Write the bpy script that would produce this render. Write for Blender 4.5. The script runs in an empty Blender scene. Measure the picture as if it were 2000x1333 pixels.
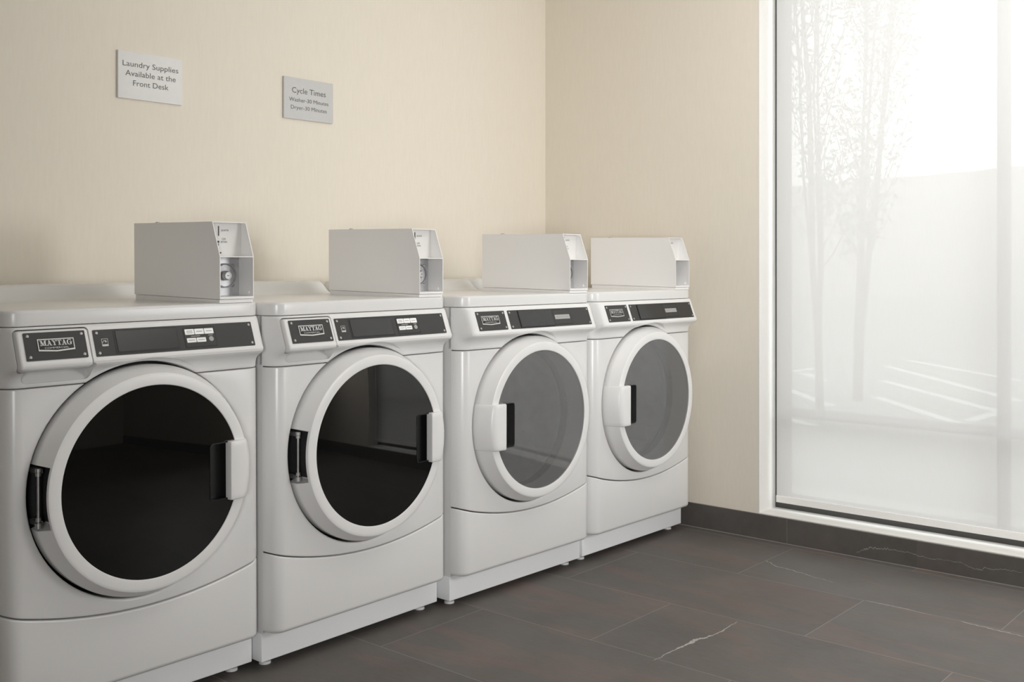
import bpy, bmesh, math, random
from math import sin, cos, pi, radians, sqrt, atan2
from mathutils import Vector, Matrix

sc = bpy.context.scene
COL = sc.collection

# ------------------------------------------------------------------ camera
YAW = 0.71068                                   # world X axis, seen to the right of the view axis
CAM_Z = 1.115
cam_data = bpy.data.cameras.new('camera')
cam = bpy.data.objects.new('camera', cam_data)
COL.objects.link(cam)
cam_data.sensor_width = 36.0
cam_data.lens = 2061.4 * 36 / 2000
cam_data.shift_y = -(666.5 - 518.07) / 2000
cam_data.clip_start = 0.05
cam_data.clip_end = 300
cam.location = (0, 0, CAM_Z)
cam.rotation_euler = (pi / 2, 0, YAW - pi / 2)
sc.camera = cam

# ------------------------------------------------------------------ world, lights, exposure
world = bpy.data.worlds.new('world')
sc.world = world
world.use_nodes = True
wn = world.node_tree.nodes
wn['Background'].inputs['Color'].default_value = (0.96, 0.98, 1.0, 1)      # even overcast sky
wn['Background'].inputs['Strength'].default_value = 4.2


def area(name, loc, target, sx, sy, power, color=(1, 1, 1), spread=180):
    d = bpy.data.lights.new(name, 'AREA')
    d.shape = 'RECTANGLE'
    d.size, d.size_y = sx, sy
    d.energy = power
    d.color = color
    d.spread = radians(spread)
    o = bpy.data.objects.new(name, d)
    COL.objects.link(o)
    o.location = loc
    v = Vector(target) - Vector(loc)
    o.rotation_euler = v.to_track_quat('-Z', 'Y').to_euler()
    return o


area('strobe_light', (3.30, -0.50, 1.27), (2.95, 2.7, 0.8), 0.8, 0.8, 20, (1.0, 1.0, 1.0))
area('bounce_fill', (2.5, 0.2, 1.85), (2.75, 0.7, 2.75), 0.8, 0.8, 21, (1.0, 1.0, 1.0))      # added fill turned up to the ceiling to lift the upper walls
area('overhead_fill', (2.8, 1.2, 2.70), (2.8, 1.2, 0), 1.0, 1.0, 7, (1.0, 0.99, 0.97))  # unseen overhead area light, added for general room brightness
area('side_fill', (-1.0, -0.9, 1.10), (3.9, 2.35, 0.7), 0.8, 0.8, 10.5, (1.0, 1.0, 1.0), 70)  # added fill from the left for faces turned that way

sc.view_settings.view_transform = 'Standard'
sc.view_settings.look = 'None'
sc.view_settings.gamma = 1
sc.view_settings.exposure = 0.33
sc.view_settings.use_curve_mapping = False
sc.cycles.use_denoising = True
sc.cycles.max_bounces = 10
sc.cycles.diffuse_bounces = 6
sc.cycles.transparent_max_bounces = 16
sc.cycles.sample_clamp_indirect = 4.0
sc.cycles.caustics_reflective = False
sc.cycles.caustics_refractive = False


# ------------------------------------------------------------------ materials
def mat(name, color, rough=0.5, metal=0.0, spec=0.5, coat=0.0, emis=None):
    m = bpy.data.materials.new(name)
    m.use_nodes = True
    b = m.node_tree.nodes['Principled BSDF']
    b.inputs['Base Color'].default_value = (*color, 1)
    b.inputs['Roughness'].default_value = rough
    b.inputs['Metallic'].default_value = metal
    b.inputs['Specular IOR Level'].default_value = spec
    b.inputs['Coat Weight'].default_value = coat
    b.inputs['Coat Roughness'].default_value = 0.08
    return m


def noise_var(m, scale, lo, hi, vec_scale=(1, 1, 1), bump=0.0, rough_var=None):
    """multiply the base colour by a procedural noise between lo and hi"""
    nt = m.node_tree
    b = nt.nodes['Principled BSDF']
    col = tuple(b.inputs['Base Color'].default_value)
    tc = nt.nodes.new('ShaderNodeTexCoord')
    mp = nt.nodes.new('ShaderNodeMapping')
    mp.inputs['Scale'].default_value = vec_scale
    nz = nt.nodes.new('ShaderNodeTexNoise')
    nz.inputs['Scale'].default_value = scale
    nz.inputs['Detail'].default_value = 4
    cr = nt.nodes.new('ShaderNodeMapRange')
    cr.inputs['From Min'].default_value = 0.3
    cr.inputs['From Max'].default_value = 0.7
    cr.inputs['To Min'].default_value = lo
    cr.inputs['To Max'].default_value = hi
    mx = nt.nodes.new('ShaderNodeVectorMath')
    mx.operation = 'SCALE'
    mx.inputs[0].default_value = col[:3]
    nt.links.new(tc.outputs['Object'], mp.inputs['Vector'])
    nt.links.new(mp.outputs['Vector'], nz.inputs['Vector'])
    nt.links.new(nz.outputs['Fac'], cr.inputs['Value'])
    nt.links.new(cr.outputs['Result'], mx.inputs['Scale'])
    nt.links.new(mx.outputs['Vector'], b.inputs['Base Color'])
    if bump:
        bp = nt.nodes.new('ShaderNodeBump')
        bp.inputs['Strength'].default_value = bump
        bp.inputs['Distance'].default_value = 0.001
        nt.links.new(nz.outputs['Fac'], bp.inputs['Height'])
        nt.links.new(bp.outputs['Normal'], b.inputs['Normal'])
    return m


WALL = noise_var(mat('beige_wall_paint', (0.76, 0.705, 0.612), 0.85, spec=0.2), 120, 0.985, 1.015, (1, 1, 0.15), 0.05)
CEIL = noise_var(mat('ceiling_paint', (0.82, 0.80, 0.76), 0.9, spec=0.2), 60, 0.99, 1.01)
TRIMW = noise_var(mat('white_trim_paint', (0.75, 0.74, 0.71), 0.6, spec=0.3), 60, 0.99, 1.01)
ENAMEL = noise_var(mat('white_enamel', (0.70, 0.697, 0.688), 0.26, spec=0.45), 300, 0.995, 1.005)
PLASTIC = noise_var(mat('white_plastic', (0.74, 0.737, 0.728), 0.32, spec=0.4), 300, 0.995, 1.005)
PLINTHW = noise_var(mat('white_painted_steel', (0.84, 0.85, 0.86), 0.38, spec=0.4), 300, 0.99, 1.01)
BOXG = noise_var(mat('warm_grey_powder_coat', (0.82, 0.81, 0.80), 0.42, spec=0.35), 600, 0.985, 1.015, bump=0.03)
PANELG = noise_var(mat('light_grey_coin_panel', (0.68, 0.67, 0.65), 0.45, spec=0.3), 200, 0.99, 1.01)
DARKP = noise_var(mat('charcoal_overlay', (0.036, 0.035, 0.034), 0.38, spec=0.35), 400, 0.96, 1.04)
SCREEN = noise_var(mat('dark_display_window', (0.022, 0.022, 0.022), 0.16, spec=0.5), 50, 0.98, 1.02)
BLACK = noise_var(mat('black_plastic', (0.010, 0.010, 0.010), 0.4, spec=0.4), 80, 0.95, 1.05)
DARKWELL = noise_var(mat('dark_recess_matte', (0.03, 0.03, 0.03), 0.7, spec=0.3), 80, 0.9, 1.1)  # dark of the recesses; carries the shade in door gap and hinge cutout
SILVER = noise_var(mat('polished_silver', (0.55, 0.55, 0.545), 0.5, metal=0.7), 80, 0.97, 1.03)
SILVERP = noise_var(mat('silver_print', (0.55, 0.55, 0.54), 0.4, metal=0.2), 80, 0.97, 1.03)
STEEL = noise_var(mat('zinc_steel', (0.42, 0.42, 0.42), 0.42, metal=0.9), 60, 0.9, 1.1)
ALU = noise_var(mat('cast_grey_metal', (0.48, 0.48, 0.49), 0.4, metal=0.6), 40, 0.9, 1.1)
WLABEL = noise_var(mat('white_key_label', (0.9, 0.9, 0.88), 0.4), 80, 0.99, 1.01)
GLABEL = noise_var(mat('grey_key_label', (0.36, 0.36, 0.355), 0.4), 80, 0.98, 1.02)
GPRINT = noise_var(mat('grey_print', (0.22, 0.22, 0.22), 0.6), 80, 0.98, 1.02)
SIGNA = noise_var(mat('pale_sign_board', (0.74, 0.74, 0.725), 0.5, spec=0.3), 60, 0.99, 1.01)
SIGNB = noise_var(mat('silver_sign_board', (0.56, 0.56, 0.555), 0.45, metal=0.0, spec=0.4), 60, 0.99, 1.01)
SIGNT = noise_var(mat('grey_sign_lettering', (0.10, 0.10, 0.10), 0.6), 60, 0.98, 1.02)
FRAMED = noise_var(mat('dark_bronze_frame', (0.065, 0.062, 0.058), 0.5, metal=0.2), 60, 0.95, 1.05)
DRUM = noise_var(mat('drum_steel', (0.74, 0.74, 0.74), 0.45, metal=0.3), 30, 0.9, 1.1)
GLASSK = noise_var(mat('black_door_glass', (0.0045, 0.0045, 0.0045), 0.02, spec=0.5), 6, 0.9, 1.1)
HEM = noise_var(mat('shade_hem', (0.85, 0.84, 0.82), 0.8, spec=0.2), 200, 0.98, 1.02)
BARK = noise_var(mat('bark', (0.10, 0.075, 0.06), 0.9), 20, 0.7, 1.3)
LEAF = noise_var(mat('leaf_green', (0.07, 0.085, 0.05), 0.7), 10, 0.7, 1.3)
PAINTW = noise_var(mat('parking_line_paint', (0.85, 0.85, 0.83), 0.7), 30, 0.95, 1.05)
ASPH = noise_var(mat('asphalt', (0.32, 0.32, 0.31), 0.9), 8, 0.9, 1.1)
WALK = noise_var(mat('concrete_walkway', (0.52, 0.51, 0.49), 0.9), 8, 0.93, 1.07)
HILL = noise_var(mat('dry_hill', (0.40, 0.39, 0.36), 0.95), 0.4, 0.9, 1.1)


def tinted_glass(name, tint, rough=0.0, ior=1.45, haze=0.0):
    m = bpy.data.materials.new(name)
    m.use_nodes = True
    nt = m.node_tree
    nt.nodes.clear()
    out = nt.nodes.new('ShaderNodeOutputMaterial')
    tr = nt.nodes.new('ShaderNodeBsdfTransparent')
    tr.inputs['Color'].default_value = (*tint, 1)
    gl = nt.nodes.new('ShaderNodeBsdfGlossy')
    gl.inputs['Roughness'].default_value = rough
    fr = nt.nodes.new('ShaderNodeFresnel')
    ge = nt.nodes.new('ShaderNodeNewGeometry')                     # thin sheet: the same Fresnel from both sides
    mi = nt.nodes.new('ShaderNodeMapRange')
    mi.inputs['To Min'].default_value = ior
    mi.inputs['To Max'].default_value = 1 / ior
    nt.links.new(ge.outputs['Backfacing'], mi.inputs['Value'])
    nt.links.new(mi.outputs[0], fr.inputs['IOR'])
    mx = nt.nodes.new('ShaderNodeMixShader')
    nt.links.new(fr.outputs[0], mx.inputs[0])
    hz = nt.nodes.new('ShaderNodeMixShader')
    hz.inputs[0].default_value = haze
    hd = nt.nodes.new('ShaderNodeBsdfDiffuse')
    hd.inputs['Color'].default_value = (0.52, 0.52, 0.52, 1)
    nt.links.new(tr.outputs[0], hz.inputs[1])
    nt.links.new(hd.outputs[0], hz.inputs[2])
    nt.links.new(hz.outputs[0] if haze else tr.outputs[0], mx.inputs[1])
    nt.links.new(gl.outputs[0], mx.inputs[2])
    nt.links.new(mx.outputs[0], out.inputs[0])
    return m


GLASSD = tinted_glass('smoked_door_glass', (0.62, 0.62, 0.62), 0.03, 1.5, 0.17)
GLASSW = tinted_glass('window_glass', (0.93, 0.95, 0.94), 0.0)


def shade_material():
    m = bpy.data.materials.new('sheer_shade_fabric')
    m.use_nodes = True
    nt = m.node_tree
    nt.nodes.clear()
    out = nt.nodes.new('ShaderNodeOutputMaterial')
    tr = nt.nodes.new('ShaderNodeBsdfTransparent')
    tl = nt.nodes.new('ShaderNodeBsdfTranslucent')
    df = nt.nodes.new('ShaderNodeBsdfDiffuse')
    tc = nt.nodes.new('ShaderNodeTexCoord')
    mp = nt.nodes.new('ShaderNodeMapping')
    mp.inputs['Scale'].default_value = (1, 1, 0.02)
    nz = nt.nodes.new('ShaderNodeTexNoise')
    nz.inputs['Scale'].default_value = 900
    mr = nt.nodes.new('ShaderNodeMapRange')
    mr.inputs['To Min'].default_value = 0.93
    mr.inputs['To Max'].default_value = 1.0
    sc1 = nt.nodes.new('ShaderNodeVectorMath')
    sc1.operation = 'SCALE'
    sc1.inputs[0].default_value = (0.80, 0.79, 0.77)
    nt.links.new(tc.outputs['Object'], mp.inputs['Vector'])
    nt.links.new(mp.outputs[0], nz.inputs['Vector'])
    nt.links.new(nz.outputs['Fac'], mr.inputs['Value'])
    nt.links.new(mr.outputs[0], sc1.inputs['Scale'])
    tl.inputs['Color'].default_value = (0.43, 0.426, 0.418, 1)
    nt.links.new(sc1.outputs[0], df.inputs['Color'])
    a1 = nt.nodes.new('ShaderNodeAddShader')
    mx = nt.nodes.new('ShaderNodeMixShader')
    mx.inputs[0].default_value = 0.042
    m2 = nt.nodes.new('ShaderNodeMixShader')
    m2.inputs[0].default_value = 0.65
    nt.links.new(tl.outputs[0], m2.inputs[1])
    nt.links.new(df.outputs[0], m2.inputs[2])
    nt.links.new(m2.outputs[0], mx.inputs[1])
    nt.links.new(tr.outputs[0], mx.inputs[2])
    nt.links.new(mx.outputs[0], out.inputs[0])
    nt.nodes.remove(a1)
    return m


SHADE = shade_material()


def tile_material(name, base, second, grout, joints=True, rough=0.52):
    """stone-look porcelain: 0.445 x 0.90 m tiles laid in a half bond, strips along world Y"""
    m = bpy.data.materials.new(name)
    m.use_nodes = True
    nt = m.node_tree
    N, L = nt.nodes, nt.links
    b = N['Principled BSDF']
    tc = N.new('ShaderNodeTexCoord')
    sp = N.new('ShaderNodeSeparateXYZ')
    L.new(tc.outputs['Object'], sp.inputs[0])

    def mth(op, a, bb=None, c=None):
        n = N.new('ShaderNodeMath')
        n.operation = op
        for i, v in enumerate((a, bb, c)):
            if v is None:
                continue
            if isinstance(v, (int, float)):
                n.inputs[i].default_value = v
            else:
                L.new(v, n.inputs[i])
        return n.outputs[0]
    X, Y = sp.outputs[0], sp.outputs[1]
    sx = mth('DIVIDE', mth('SUBTRACT', X, 2.0855 - 0.4448 * 40), 0.4448)
    row = mth('FLOOR', sx)
    par = mth('MODULO', row, 2)
    sy = mth('ADD', mth('DIVIDE', mth('SUBTRACT', Y, 1.402 - 0.9 * 40), 0.9), mth('MULTIPLY', par, 0.48))
    brick = mth('FLOOR', sy)
    fx, fy = mth('FRACT', sx), mth('FRACT', sy)
    dx = mth('MULTIPLY', mth('MINIMUM', fx, mth('SUBTRACT', 1, fx)), 0.4448)
    dy = mth('MULTIPLY', mth('MINIMUM', fy, mth('SUBTRACT', 1, fy)), 0.9)
    dist = mth('MINIMUM', dx, dy)
    line = mth('LESS_THAN', dist, 0.0013)
    cb = N.new('ShaderNodeCombineXYZ')
    L.new(row, cb.inputs[0])
    L.new(brick, cb.inputs[1])
    wn_ = N.new('ShaderNodeTexWhiteNoise')
    wn_.noise_dimensions = '3D'
    L.new(cb.outputs[0], wn_.inputs['Vector'])
    # every tile samples another piece of the stone pattern
    off = N.new('ShaderNodeVectorMath')
    off.operation = 'SCALE'
    off.inputs['Scale'].default_value = 13.0
    L.new(wn_.outputs['Color'], off.inputs[0])
    ad = N.new('ShaderNodeVectorMath')
    ad.operation = 'ADD'
    L.new(tc.outputs['Object'], ad.inputs[0])
    L.new(off.outputs[0], ad.inputs[1])
    rt = N.new('ShaderNodeMapping')
    rt.inputs['Rotation'].default_value = (0, 0, radians(18))
    rt.inputs['Scale'].default_value = (4.5, 1.0, 1)
    L.new(ad.outputs[0], rt.inputs['Vector'])
    n1 = N.new('ShaderNodeTexNoise')
    n1.inputs['Scale'].default_value = 1.7
    n1.inputs['Detail'].default_value = 6
    n1.inputs['Distortion'].default_value = 0.8
    L.new(rt.outputs[0], n1.inputs['Vector'])
    n2 = N.new('ShaderNodeTexNoise')
    n2.inputs['Scale'].default_value = 26
    n2.inputs['Detail'].default_value = 5
    L.new(rt.outputs[0], n2.inputs['Vector'])
    n3 = N.new('ShaderNodeTexNoise')
    n3.inputs['Scale'].default_value = 4
    n3.inputs['Detail'].default_value = 3
    L.new(ad.outputs[0], n3.inputs['Vector'])
    r1 = N.new('ShaderNodeMapRange')
    r1.inputs['From Min'].default_value = 0.48
    r1.inputs['From Max'].default_value = 0.68
    L.new(n1.outputs['Fac'], r1.inputs['Value'])
    mix = N.new('ShaderNodeMix')
    mix.data_type = 'RGBA'
    mix.inputs['A'].default_value = (*base, 1)
    mix.inputs['B'].default_value = (*second, 1)
    L.new(r1.outputs[0], mix.inputs['Factor'])
    v = mth('ADD', mth('MULTIPLY', n2.outputs['Fac'], 0.28), mth('MULTIPLY', n3.outputs['Fac'], 0.5))
    v = mth('ADD', v, mth('MULTIPLY', wn_.outputs['Value'], 0.16))
    v = mth('ADD', v, 0.53)
    sc2 = N.new('ShaderNodeVectorMath')
    sc2.operation = 'SCALE'
    L.new(mix.outputs['Result'], sc2.inputs[0])
    L.new(v, sc2.inputs['Scale'])
    mg = N.new('ShaderNodeMix')
    mg.data_type = 'RGBA'
    mg.inputs['B'].default_value = (*grout, 1)
    if joints:
        L.new(line, mg.inputs['Factor'])
    else:
        mg.inputs['Factor'].default_value = 0
    L.new(sc2.outputs[0], mg.inputs['A'])
    L.new(mg.outputs['Result'], b.inputs['Base Color'])
    b.inputs['Roughness'].default_value = rough
    b.inputs['Specular IOR Level'].default_value = 0.25
    bp = N.new('ShaderNodeBump')
    bp.inputs['Strength'].default_value = 0.08
    bp.inputs['Distance'].default_value = 0.002
    L.new(n2.outputs['Fac'], bp.inputs['Height'])
    L.new(bp.outputs[0], b.inputs['Normal'])
    return m


FLOORM = tile_material('stone_floor_tile', (0.116, 0.107, 0.098), (0.148, 0.113, 0.102), (0.225, 0.215, 0.20))
BASEM = tile_material('stone_base_tile', (0.098, 0.090, 0.083), (0.105, 0.092, 0.085), (0.2, 0.2, 0.2), joints=False)
GROUT = noise_var(mat('grout', (0.27, 0.26, 0.25), 0.8), 60, 0.95, 1.05)
VEIN = noise_var(mat('pale_stone_vein', (0.40, 0.38, 0.355), 0.45), 90, 0.75, 1.1)
VEIN2 = noise_var(mat('soft_stone_vein', (0.27, 0.25, 0.235), 0.45), 90, 0.75, 1.1)


# ------------------------------------------------------------------ mesh helpers
def link(name, me, parent=None, kind=None, angle=35, smooth=True):
    o = bpy.data.objects.new(name, me)
    COL.objects.link(o)
    if parent:
        o.parent = parent
    if kind:
        o['kind'] = kind
    if smooth and len(me.polygons):
        me.polygons.foreach_set('use_smooth', [True] * len(me.polygons))
        me.set_sharp_from_angle(angle=radians(angle))
    return o


def mesh(name, V, F, mats, mi=None):
    me = bpy.data.meshes.new(name)
    me.from_pydata([tuple(v) for v in V], [], F)
    if not isinstance(mats, (list, tuple)):
        mats = [mats]
    for m in mats:
        me.materials.append(m)
    if mi:
        me.polygons.foreach_set('material_index', mi)
    me.update()
    return me


class MB:
    def __init__(self):
        self.V, self.F, self.I = [], [], []

    def add(self, V, F, i=0):
        b = len(self.V)
        self.V += [tuple(v) for v in V]
        self.F += [tuple(b + k for k in f) for f in F]
        self.I += [i] * len(F)
        return self

    def box(self, x0, x1, y0, y1, z0, z1, i=0):
        V = [(x, y, z) for x in (x0, x1) for y in (y0, y1) for z in (z0, z1)]
        F = [(0, 1, 3, 2), (4, 6, 7, 5), (0, 4, 5, 1), (2, 3, 7, 6), (0, 2, 6, 4), (1, 5, 7, 3)]
        return self.add(V, F, i)

    def rbox(self, x0, x1, y0, y1, z0, z1, r=0.003, i=0):
        """box with chamfer-rounded edges"""
        bm = bmesh.new()
        M4 = Matrix.Translation(((x0 + x1) / 2, (y0 + y1) / 2, (z0 + z1) / 2)) @ Matrix.Diagonal((x1 - x0, y1 - y0, z1 - z0, 1))
        bmesh.ops.create_cube(bm, size=1, matrix=M4)
        bmesh.ops.bevel(bm, geom=bm.edges[:], offset=r, segments=3, profile=0.5, affect='EDGES')
        bm.verts.index_update()
        self.add([v.co[:] for v in bm.verts], [[v.index for v in f.verts] for f in bm.faces], i)
        bm.free()
        return self

    def cyl(self, c, axis, r, h0, h1, n=24, i=0, r1=None):
        """cylinder along axis (0,1,2) at centre c, between h0 and h1"""
        r1 = r if r1 is None else r1
        V = []
        a, b = [(1, 2), (2, 0), (0, 1)][axis]
        for h, rr in ((h0, r), (h1, r1)):
            for k in range(n):
                t = 2 * pi * k / n
                p = list(c)
                p[a] += rr * cos(t)
                p[b] += rr * sin(t)
                p[axis] += h
                V.append(p)
        F = [(k, (k + 1) % n, n + (k + 1) % n, n + k) for k in range(n)]
        F += [tuple(range(n - 1, -1, -1)), tuple(range(n, 2 * n))]
        return self.add(V, F, i)

    def prism(self, pts, h0, h1, plane='yz', i=0):
        """2D outline extruded; plane names the two outline axes"""
        n = len(pts)
        V = []
        for h in (h0, h1):
            for a, b in pts:
                V.append({'yz': (h, a, b), 'xz': (a, h, b), 'xy': (a, b, h)}[plane])
        F = [(k, (k + 1) % n, n + (k + 1) % n, n + k) for k in range(n)]
        F += [tuple(range(n - 1, -1, -1)), tuple(range(n, 2 * n))]
        return self.add(V, F, i)

    def data(self, name, mats):
        me = mesh(name, self.V, self.F, mats, self.I)
        bm = bmesh.new()
        bm.from_mesh(me)
        bmesh.ops.recalc_face_normals(bm, faces=bm.faces[:])
        bm.to_mesh(me)
        bm.free()
        return me

    def build(self, name, mats, parent=None, kind=None, angle=35, smooth=True):
        return link(name, self.data(name, mats), parent, kind, angle, smooth)


def boolean(me, cutters, name):
    """cut the meshes in cutters out of me"""
    o = bpy.data.objects.new('work_body', me)
    COL.objects.link(o)
    tmp = []
    for cme in cutters:
        c = bpy.data.objects.new('work_cutter', cme)
        COL.objects.link(c)
        tmp.append(c)
        md = o.modifiers.new('cut', 'BOOLEAN')
        md.operation = 'DIFFERENCE'
        md.solver = 'EXACT'
        md.object = c
    dg = bpy.context.evaluated_depsgraph_get()
    dg.update()
    res = bpy.data.meshes.new_from_object(o.evaluated_get(dg), preserve_all_data_layers=False, depsgraph=dg)
    res.name = name
    bpy.data.objects.remove(o)
    for c in tmp:
        cm = c.data
        bpy.data.objects.remove(c)
        bpy.data.meshes.remove(cm)
    return res


def rrect(x0, x1, z0, z1, r, n=5):
    P = []
    for cx, cz, a0 in ((x1 - r, z1 - r, 0), (x0 + r, z1 - r, 90), (x0 + r, z0 + r, 180), (x1 - r, z0 + r, 270)):
        for k in range(n + 1):
            t = radians(a0 + 90 * k / n)
            P.append((cx + r * cos(t), cz + r * sin(t)))
    return P


def text_mesh(s, size, align='CENTER', bold=0.0):
    """flat text in its own XY plane, as vertices and faces"""
    cu = bpy.data.curves.new('lettering', 'FONT')
    cu.body = s
    cu.size = size
    cu.align_x = align
    cu.offset = bold
    cu.resolution_u = 3
    o = bpy.data.objects.new('work_text', cu)
    COL.objects.link(o)
    dg = bpy.context.evaluated_depsgraph_get()
    dg.update()
    me = bpy.data.meshes.new_from_object(o.evaluated_get(dg))
    V = [v.co[:2] for v in me.vertices]
    F = [tuple(p.vertices) for p in me.polygons]
    bpy.data.objects.remove(o)
    bpy.data.meshes.remove(me)
    bpy.data.curves.remove(cu)
    return V, F


_tc = {}


def text_fit(s, width, height=None, bold=0.0):
    """text scaled to a width (and cap height), centred on x, baseline 0"""
    k = (s, bold)
    if k not in _tc:
        _tc[k] = text_mesh(s, 1.0, bold=bold)
    V, F = _tc[k]
    xs = [v[0] for v in V]
    w = max(xs) - min(xs)
    cx = (max(xs) + min(xs)) / 2
    f = width / w
    fh = f if height is None else height / 0.73
    return [((v[0] - cx) * f, v[1] * fh) for v in V], F


def smooth01(t):
    t = max(0.0, min(1.0, t))
    return t * t * (3 - 2 * t)


# ------------------------------------------------------------------ the machines
XC = -0.0235                  # middle of the cabinet, in the machine's own frame
HW = 0.3435                   # half width
DCX, DCZ = -0.0275, 0.5896    # middle of the door


def seam(x):
    return 0.2742 + 0.44 * (x + 0.015) ** 2


def plan(a=0.041, b=0.050, n=9, hw=HW, mid=21, extra=()):
    """front outline of the cabinet seen from above: (x, y, nx, ny, u) left to right"""
    P = []
    for k in range(n + 1):
        t = radians(90 * (1 - k / n))
        P.append((-(hw - a) - a * sin(t), b * (1 - cos(t)), -sin(t), -cos(t)))
    for k in range(1, mid):
        x = -(hw - a) + 2 * (hw - a) * k / mid
        P.append((x, 0.0, 0.0, -1.0))
    for k in range(n + 1):
        t = radians(90 * k / n)
        P.append(((hw - a) + a * sin(t), b * (1 - cos(t)), sin(t), -cos(t)))
    return [(x + XC, y, nx, ny) for x, y, nx, ny in P]


def shell(levels, yb, P=None, bulge=None):
    """solid whose front follows the plan outline; levels = [(z or z(x), inset), ...] bottom to top"""
    P = P or plan()
    V, F = [], []
    n = len(P)
    for z, ins in levels:
        for (x, y, nx, ny) in P:
            zz = z(x) if callable(z) else z
            V.append((x - nx * ins, y - ny * ins, zz))
        for (x, y, nx, ny) in P:                                  # back line
            zz = z(x) if callable(z) else z
            V.append((x - nx * ins, yb, zz))
    m = 2 * n
    for l in range(len(levels) - 1):
        a, b = l * m, (l + 1) * m
        for k in range(n - 1):
            F.append((a + k, a + k + 1, b + k + 1, b + k))
            F.append((a + n + k, b + n + k, b + n + k + 1, a + n + k + 1))
        F.append((a, b, b + n, a + n))
        F.append((a + n - 1, a + m - 1, b + m - 1, b + n - 1))
    t = (len(levels) - 1) * m
    for k in range(n - 1):
        F.append((k, n + k, n + k + 1, k + 1))
        F.append((t + k, t + k + 1, t + n + k + 1, t + n + k))
    return V, F


def edge_levels(z0, z1, r0, r1, n=4):
    """levels from z0 up to z1 with quarter-round edges of radius r0 (bottom) and r1 (top)"""
    f0 = z0 if callable(z0) else (lambda x: z0)
    f1 = z1 if callable(z1) else (lambda x: z1)
    out = []
    for k in range(n + 1):
        t = radians(90 * k / n)
        out.append((lambda x, d=r0 * (1 - cos(t)): f0(x) + d, r0 * (1 - sin(t))))
    for k in range(n, -1, -1):
        t = radians(90 * k / n)
        out.append((lambda x, d=r1 * (1 - cos(t)): f1(x) - d, r1 * (1 - sin(t))))
    return out


def lathe(profile, cx, cz, n=96, mi=None, closed=True, a0=0.0, a1=2 * pi):
    """profile of (r, y) turned about the door axis (parallel to y)"""
    V, F = [], []
    m = len(profile)
    full = abs(a1 - a0 - 2 * pi) < 1e-6
    cnt = n if full else n + 1
    for k in range(cnt):
        t = a0 + (a1 - a0) * k / n
        for r, y in profile:
            V.append((cx + r * cos(t), y, cz + r * sin(t)))
    for k in range(n):
        k2 = (k + 1) % cnt
        for j in range(m - (0 if closed else 1)):
            j2 = (j + 1) % m
            F.append((k * m + j, k * m + j2, k2 * m + j2, k2 * m + j))
    return V, F


def cutter_hole():
    prof = [(0.2885, 0.30), (0.2885, 0.007), (0.2895, 0.003), (0.2925, 0.0005), (0.297, -0.0008), (0.3, -0.002), (0.3, -0.30)]
    V, F = lathe(prof, DCX, DCZ, n=96, closed=False)
    m, n = len(prof), 96
    F.append(tuple(k * m for k in range(n)))
    F.append(tuple(k * m + m - 1 for k in range(n - 1, -1, -1)))
    return MB().add(V, F).data('cutter', [ENAMEL])


# console slope frame: s along the slope (up), h outward
SY0, SZ0, SY1, SZ1 = -0.0365, 0.9014, -0.0135, 0.9628
SL = sqrt((SY1 - SY0) ** 2 + (SZ1 - SZ0) ** 2)
SD = ((SY1 - SY0) / SL, (SZ1 - SZ0) / SL)
SN = (-SD[1], SD[0])


def on_slope(x, z, h=0.0):
    s = (z - SZ0) / SD[1]
    return (x, SY0 + SD[0] * s + SN[0] * h, SZ0 + SD[1] * s + SN[1] * h)


def slab(mb, pts, h0, h1, i=0):
    """outline of (x, z) laid on the console slope and given thickness"""
    n = len(pts)
    V = [on_slope(x, z, h0) for x, z in pts] + [on_slope(x, z, h1) for x, z in pts]
    F = [(k, (k + 1) % n, n + (k + 1) % n, n + k) for k in range(n)]
    F += [tuple(range(n - 1, -1, -1)), tuple(range(n, 2 * n))]
    return mb.add(V, F, i)


def flat_on_slope(mb, V2, F2, x, z, h, i=0):
    return mb.add([on_slope(x + a, z + b, h) for a, b in V2], F2, i)


def console_bulge(z):
    T = [(0.8385, 0.0), (0.852, 0.001), (0.862, 0.005), (0.870, 0.013), (0.8765, 0.0255), (0.881, 0.0345), (0.886, 0.0395), (0.892, 0.0408),
         (0.898, 0.0388), (0.9014, 0.0365), (0.9628, 0.0135), (0.9715, 0.010), (0.9760, 0.004)]
    for (a, b), (c, d) in zip(T, T[1:]):
        if a <= z <= c:
            return b + (d - b) * (z - a) / (c - a)
    return 0.0


CONSOLE_Z = [0.8385, 0.8389, 0.8400, 0.8425, 0.847, 0.852, 0.857, 0.862, 0.866, 0.870, 0.8733, 0.8765, 0.879, 0.881, 0.8835, 0.886, 0.889, 0.892, 0.895,
             0.898, 0.9014, 0.912, 0.922, 0.932, 0.942, 0.952, 0.9628, 0.967, 0.9705, 0.9733, 0.9752, 0.9760]


def console_inset(z):
    if z < 0.8425:
        return 0.004 * (1 - sqrt(max(0, 1 - (1 - (z - 0.8385) / 0.004) ** 2)))
    return 0.0


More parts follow.
